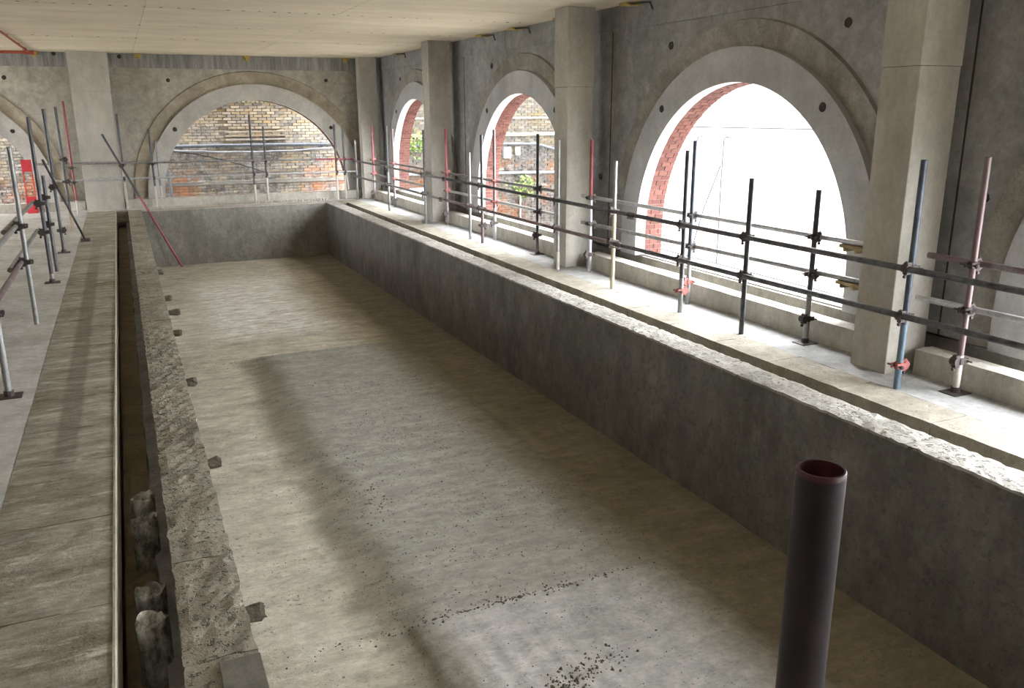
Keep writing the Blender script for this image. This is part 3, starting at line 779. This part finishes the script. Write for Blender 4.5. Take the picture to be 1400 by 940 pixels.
# ---------------------------------------------------------------- small things
# pipe stubs through the left pool wall
for k, (y, lb) in enumerate(((13.62, 'smallest muddy pipe stub in the left pool wall, farthest from the camera'),
        (11.55, 'muddy pipe stub in the left pool wall, second farthest'),
        (10.67, 'wide flat muddy stub in the left pool wall, third farthest'),
        (9.6, 'ragged muddy stub in the left pool wall, just nearer than the wide flat one'),
        (7.68, 'small blocky stub in the left pool wall with a whitish smear beside it'),
        (5.69, 'rounded muddy stub in the left pool wall, second nearest'),
        (3.73, 'largest muddy stub in the left pool wall, nearest the camera'))):
    o = empty('pipe_stub', (.272, y, -.2), lb, 'stub', 'stubs in the left pool wall')
    L = .17 if k == 2 else .12; mb = MB(); random.seed(60+k); R = []
    for q, rr in ((0, .034), (.4, .040), (.8, .046), (1, .036)):
        R.append([(.262 + L*q + random.uniform(-.006, .006), y + rr*math.cos(t*PI/5)*random.uniform(.8, 1.2), -.2 + rr*.9*math.sin(t*PI/5)*random.uniform(.8, 1.2)) for t in range(10)])
    mb.rings(R).build('pipe', M['stub'], o)
    mb = MB(); R = []
    for q, rr in ((0, .075), (.7, .062), (1, .042)):
        R.append([(.266 + .016*q, y + rr*1.1*math.cos(t*PI/6)*random.uniform(.75, 1.2), -.185 + rr*math.sin(t*PI/6)*random.uniform(.75, 1.3)) for t in range(12)])
    mb.rings(R).build('mortar_collar', M['coping'] if k in (4, 6) else M['stub'], o)

# plastic-wrapped duct ends standing in the left gutter
for k, (x, y, zt, r, lb) in enumerate(((-.116, 5.03, -.075, .066, 'plastic-wrapped pipe end in the left gutter, farthest of four'),
        (-.116, 4.70, -.055, .068, 'tall plastic-wrapped pipe end in the left gutter, second farthest of four'),
        (-.112, 3.97, -.10, .070, 'low torn plastic-wrapped pipe end in the left gutter, second nearest of four'),
        (-.110, 3.62, -.055, .070, 'large plastic-wrapped pipe end in the left gutter, nearest of four'))):
    random.seed(80+k)
    o = empty('wrapped_pipe', (x, y, -.36), lb, 'pipe', 'wrapped pipe ends in the left gutter')
    MB().tube((x, y, -.36), (x, y, zt-.035), r*.92, 18).build('pipe', M['ledge'], o, True)
    n = 26; R = []
    for q in range(12):
        t = q/11
        z = -.355 + (zt+.355)*t; ring = []
        for i in range(n):
            a = 2*PI*i/n; wv = (vnoise(i*.7+k*9, q*.45, k)-.5)
            rr = r*(1 + .06*wv + .03*math.sin(a*7+q*.6+k))
            ring.append((x + rr*math.cos(a), y + rr*math.sin(a), z + (.03*wv + .018*math.sin(a*2+k) if q > 8 else 0)))
        R.append(ring)
    for f, dz in ((.80, .004), (.62, -.022), (.45, -.045), (.2, -.05)):
        R.append([(x + r*f*(1+.2*(hsh(i, k, 3)-.5))*math.cos(2*PI*i/n), y + r*f*(1+.2*(hsh(i, k, 4)-.5))*math.sin(2*PI*i/n), zt + dz + .03*(vnoise(i*.6, k*5)-.5)) for i in range(n)])
    MB().rings(R, cap0=False).build('plastic_wrap', M['plastic'], o, True)

# yellow slab-edge brackets with black cable tails under the soffit
for k, (x, y, lb) in enumerate(((-1.478, 21.80, 'yellow bracket under the soffit by the end of the red pipe, far wall'),
        (.597, 21.80, 'yellow bracket under the soffit just right of the broad far column'),
        (2.986, 21.80, 'yellow bracket under the soffit above the crown of the wide far arch'),
        (5.386, 21.80, 'yellow bracket under the soffit just left of the corner column'))):
    o = empty('edge_bracket', (x, y, CEIL), lb, 'bracket', 'brackets along the far wall')
    MB().box(x-.05, x+.05, y+.10, y+.16, CEIL-.10, CEIL-.006).box(x-.075, x+.075, y-.02, y+.14, CEIL-.035, CEIL-.006).build('clip', M['brass'], o)
    MB().tube((x, y+.05, CEIL-.035), (x, y+.05, CEIL-.12), .022, 8).build('bolt', M['brass'], o)
for k, (y, lb) in enumerate(((19.7, 'brass bracket under the soffit right of the corner column, right wall'),
        (17.7, 'brass bracket and black tail under the soffit above the last arch'),
        (14.6, 'brass bracket and black tail under the soffit right of the slim column'),
        (13.2, 'brass bracket under the soffit above the middle arch'),
        (11.6, 'small brass bracket under the soffit just left of the patched column'),
        (9.75, 'large brass bracket and black tail where the soffit ends, right of the patched column'))):
    o = empty('edge_bracket', (6.0, y, CEIL), lb, 'bracket', 'brackets along the right wall')
    MB().box(5.98, 6.13, y-.09, y+.09, CEIL-.035, CEIL-.006).box(6.06, 6.13, y-.2, y-.07, CEIL-.05, CEIL-.012).build('clip', M['brass'], o)
    MB().path([(6.02, y-.1, CEIL-.03), (6.06, y-.3, CEIL-.035), (6.09, y-.45, CEIL-.04), (6.10, y-.50, CEIL-.13)], .012, 6).build('cable_tail', M['black'], o)

# red service pipe under the ceiling at the left
o = empty('service_pipe', (-1.55, 21.25, 3.40), 'thin red pipe turning a corner under the ceiling at upper left', 'pipe')
MB().tube((-1.55, 21.4, 3.40), (-1.55, 14.0, 3.40), .020, 10).build('branch_pipe', M['redpipe'], o, True)
MB().tube((-1.5, 21.42, 3.385), (-7.5, 21.42, 3.385), .03, 10).build('main_pipe', M['redpipe'], o, True)
MB().tube((-1.55, 20.55, 3.40), (-1.55, 20.72, 3.40), .034, 10).build('collar', M['redpipe'], o, True)
MB().tube((-1.62, 21.42, 3.385), (-1.45, 21.42, 3.385), .042, 10).build('collar', M['redpipe'], o, True)
for y in (15.5, 17.5, 19.5): MB().tube((-1.55, y, 3.40), (-1.55, y, 3.445), .008, 6).build('hanger', M['coupler'], o)

# red fire-point stand by the left arch
o = empty('fire_point_stand', (-1.92, 21.5, 0), 'red metal stand with board on top and box at foot, before the left arch', 'stand')
MB().box(-2.02, -1.82, 21.48, 21.52, .90, 1.16).build('board', M['signred'], o)
MB().box(-2.02, -1.82, 21.42, 21.56, 0, .36).build('box', M['signred'], o)
for x in (-2.005, -1.835): MB().box(x-.012, x+.012, 21.49, 21.51, .34, 1.0).build('leg', M['signred'], o)

# strip of mesh lying on the far coping
mb = MB(); x = 2.0
while x < 4.6:
    mb.box(x, x+.045, 21.30, 21.42, .0, .05, .004); x += .075
mb.box(2.0, 4.6, 21.36, 21.375, .0, .055)
tag(mb.build('mesh_strip', M['upstand']), 'whitish ribbed mesh strip lying behind the far end of the pool', 'mesh')

# crumbs and chips of concrete
random.seed(11)
mb = MB()
def crumb(x, y, z, r):
    b = len(mb.v)
    for dx, dy, dz in ((1, 0, -.3), (-1, 0, -.3), (0, 1, -.3), (0, -1, -.3), (0, 0, .8)):
        mb.v.append((x+dx*r*random.uniform(.6, 1.3), y+dy*r*random.uniform(.6, 1.3), z+dz*r*random.uniform(.6, 1.2)))
    for f in ((0, 2, 4), (2, 1, 4), (1, 3, 4), (3, 0, 4)): mb.f.append(tuple(b+i for i in f))
def scatter(n, cx, cy, sx, sy, rmin, rmax, ang=0):
    for _ in range(n):
        a, b = random.gauss(0, sx), random.gauss(0, sy)
        x = cx + a*math.cos(ang) - b*math.sin(ang); y = cy + a*math.sin(ang) + b*math.cos(ang)
        if .3 < x < 4.43 and YP+.4 < y < 20.85: crumb(x, y, hfloor(x, y)+.001, random.uniform(rmin, rmax)*random.uniform(.5, 1))
for k in range(60):
    scatter(26, random.uniform(1.4, 3.5), random.uniform(4.9, 12.0), .28, .07, .004, .013)
scatter(900, 2.45, 7.5, .65, 2.0, .003, .011)
scatter(240, 2.1, 4.84, .55, .04, .006, .020)
scatter(220, 2.05, 3.80, .22, .07, .006, .026, .35)
scatter(60, 1.72, 3.66, .12, .04, .006, .026, .35)
scatter(60, 2.4, 3.95, .15, .05, .006, .02, .2)
scatter(130, 1.70, 6.8, .10, .33, .005, .017)
scatter(150, 1.42, 5.3, .10, .8, .004, .012)
scatter(200, 2.0, 12.05, .9, .03, .004, .012)
scatter(150, .34, 8, .03, 5, .004, .012)
o = tag(mb.build('concrete_crumbs', M['crumb']), 'dark crumbs and chips of concrete strewn over the pool floor', 'rubble', kind='stuff')

# ---------------------------------------------------------------- outside
struct('ground', MB().box(-30, 40, -30, 45, -2.6, -2.4), M['ground'])
# old brick boundary wall beyond the far end
BY = 25.0
bw = empty('brick_wall', (5, BY, -2.4), 'old weathered stock-brick boundary wall seen through the far and middle arches', 'wall')
MB().box(-8, 15.5, BY+.012, BY+.4, -2.4, 3.6).build('mortar_bed', M['mortar'], bw)
MB().box(-8, 15.5, BY, BY+.4, 3.6, 11).build('upper_wall', M['plain_brick'], bw)  # unseen upper height, added to keep sky light out of the alley
random.seed(21)
stuff = MB(); nb = 0; bricks = []
CW, CH = .235, .079
rows = int((3.6+1.7)/CH)
for j in range(rows):
    z = -1.7 + (j+.5)*CH
    u = -5.0 + (CW/2 if j % 2 else 0)
    while u < 15.4:
        pr = random.uniform(-.006, .012) + (.05 if 2.70 < u < 4.22 and z > 1.68 else 0)
        if 2.70 < u < 4.22 and 1.42 < z < 1.68 and j % 2: pr += .07
        if z < 1.2: pr += random.uniform(-.02, .03)
        near = 1.1 < u < 5.2 and 1.42 < z < 2.47
        vis = (-.4 < z < 2.6 and .6 < u < 6.4) or (u < -1.5 and -.8 < z < 1.8) or (7.5 < u < 13.6)
        if near and nb < 300:
            Mx = Matrix.Diagonal((CW-.016, .11, CH-.014, 1)); Mx.translation = Vector((u, BY+.045-pr, z)) - wloc(bw)
            brick(UB_Y[random.randrange(4)], bw, Mx); nb += 1
        elif vis or random.random() < .5:
            stuff.box(u-CW/2+.008, u+CW/2-.008, BY-pr-.01, BY+.1, z-CH/2+.007, z+CH/2-.007, .004)
        u += CW
o = stuff.build('brickwork', M['ybrick_stuff'], bw); o['kind'] = 'stuff'
random.seed(5)
# dentil course, stone band, ledges
MB().box(1.0, 5.2, BY-.05, BY+.02, 2.29, 2.32).build('string_course', M['plain_brick'], bw)
for x in [1.9 + .12*k for k in range(26)]:
    MB().box(x-.035, x+.035, BY-.10, BY+.02, 2.40, 2.47, .004).build('dentil', M['stoneband'], bw)
MB().box(7.4, 13.6, BY-.06, BY+.02, 1.40, 1.50).build('stone_band', M['stoneband'], bw)
MB().box(-1.0, 6.6, BY-.07, BY+.02, .22, .30, .012).build('ledge', M['mortar'], bw)
MB().box(7.4, 13.6, BY-.05, BY+.02, 1.92, 1.98).build('ledge', M['mortar'], bw)
for z in (1.42, 1.52, 1.62): MB().box(2.66, 4.3, BY-.10, BY+.02, z-.02, z+.025, .006).build('corbel', M['ybrick'], bw)

def pipe_thing(name, pts, r, mat, label, cat='pipe', group=None, clips=()):
    o = empty(name, pts[0], label, cat, group)
    MB().path(pts, r, 8).build('pipe' if cat == 'pipe' else 'sheath', M[mat], o, True)
    for c in clips: MB().box(c[0]-.03, c[0]+.03, c[1]-.02, c[1]+.06, c[2]-r*1.5, c[2]+r*1.5).build('clip', M['pvc'], o)
    return o
pipe_thing('wall_pipe', [(-1.0, BY-.12, 1.26), (2.5, BY-.12, 1.27), (6.8, BY-.12, 1.25)], .05, 'pvc', 'thick grey pipe running level across the brick wall in the wide far arch', clips=((1.5, BY-.1, 1.26), (3.6, BY-.1, 1.26), (5.3, BY-.1, 1.25)))
pipe_thing('wall_pipe', [(1.02, BY-.15, 1.26), (1.06, BY-.16, .9), (1.10, BY-.16, .3), (1.18, BY-.16, -.6)], .04, 'pvc', 'grey downpipe at the left of the wide far arch', clips=((1.10, BY-.12, .3),))
pipe_thing('hanging_cable', [(1.0+.5*k, BY-.16, 1.19-.10*math.sin(PI*k/10*1.0)-.02*(k % 2)) for k in range(11)], .028, 'palecable', 'pale sagging cable under the level pipe in the wide far arch', 'cable')
pipe_thing('hanging_cable', [(1.1+.28*k, BY-.12, 1.15-.62*(k/9)**1.5) for k in range(10)], .014, 'black', 'thin dark cable slanting down the brick wall in the wide far arch', 'cable')
pipe_thing('wall_pipe', [(7.4, BY-.12, 1.16), (10.9, BY-.12, 1.17), (12.2, BY-.12, 1.14), (12.9, BY-.12, .95), (13.1, BY-.12, .5)], .04, 'pvc', 'grey pipe curving down at the right of the middle arch')
pipe_thing('wall_pipe', [(7.4, BY-.12, .32), (13.6, BY-.12, .22)], .045, 'palecable', 'pale level pipe low across the middle arch')
pipe_thing('wall_pipe', [(11.6, BY-.12, -.5), (11.6, BY-.12, -2.3)], .03, 'palecable', 'thin upright pale pipe below the plant in the middle arch')
o = empty('junction_box', (11.15, BY, .9), 'small white box on the brick wall in the middle arch', 'box')
MB().box(11.03, 11.27, BY-.16, BY+.01, .72, 1.06).build('body', M['whitebox'], o)
MB().box(11.42, 11.6, BY-.14, BY+.01, .80, 1.06).build('vent', M['mortar'], o)
def plant(x, y, z, s, label):
    o = empty('wall_plant', (x, y, z), label, 'plant')
    mb = MB(); random.seed(int(x*100))
    for k in range(150):
        a, b = random.gauss(0, s*.5), random.gauss(0, s*.42)
        c = Vector((x+a, y-random.random()*.3, z+b)); d = Vector((random.uniform(-1, 1), random.uniform(-1, .2), random.uniform(-.6, 1))).normalized()
        n = d.orthogonal().normalized(); L = random.uniform(.08, .18)
        mb.face(c, c+d*L*.5+n*L*.25, c+d*L, c+d*L*.5-n*L*.25)
    f = mb.build('foliage', M['leaf'], o); f['kind'] = 'stuff'
    MB().path([(x, y+.05, z-s*.3), (x, y-.1, z), (x+.03, y-.2, z+s*.4)], .015, 5).build('stem', M['wood'], o)
plant(8.05, BY-.05, 1.22, .42, 'green plant growing from the brick wall in the last arch on the right wall')
plant(11.7, BY-.05, -.2, .46, 'yellow-green plant growing from the brick wall in the middle arch')
o = empty('plastic_barrier', (7.75, 24.0, -2.4), 'pale blue plastic barrier outside the last arch, low beside the brick wall', 'barrier')
MB().box(7.2, 8.4, 23.9, 24.1, -2.4, -.03).build('panel', M['bluebox'], o)
for x in (7.5, 7.85, 8.2): MB().box(x-.02, x+.02, 23.87, 23.9, -2.4, -.08).build('rib', M['white'], o)

# white building across the street
WX = 16.0
bd = empty('white_building', (WX, 14, -2.4), 'bright white building across the street, filling the big arch', 'building')
MB().box(WX, WX+4, 13.0, 24.9, -2.4, 9).build('wall', M['white'], bd)
MB().box(WX-.04, WX+.01, 13, 24.9, 1.655, 1.685).build('string_course', M['faintgrey'], bd)
MB().box(WX-.02, WX+.01, 13, 24.9, 2.0, 2.012).build('string_course', M['faintgrey'], bd)
for y in (21.43, 20.17):
    MB().path([(WX-.1, y-.22, 1.40), (WX-.1, y-.05, 1.40), (WX-.1, y, 1.30), (WX-.1, y+.02, 0), (WX-.1, y, -2.3)], .022, 6).build('downpipe', M['faintgrey'], bd, True)
MB().path([(WX-.1, 20.25, .6), (WX-.12, 20.9, -.7), (WX-.1, 21.35, -1.8)], .022, 6).build('slanting_pipe', M['faintgrey'], bd, True)
MB().tube((WX-1.5, 24, -1.85), (WX-1.5, 12, -1.95), .02, 6).tube((WX-1.5, 24, -2.2), (WX-1.5, 12, -2.25), .02, 6).build('handrail', M['faintgrey'], bd)
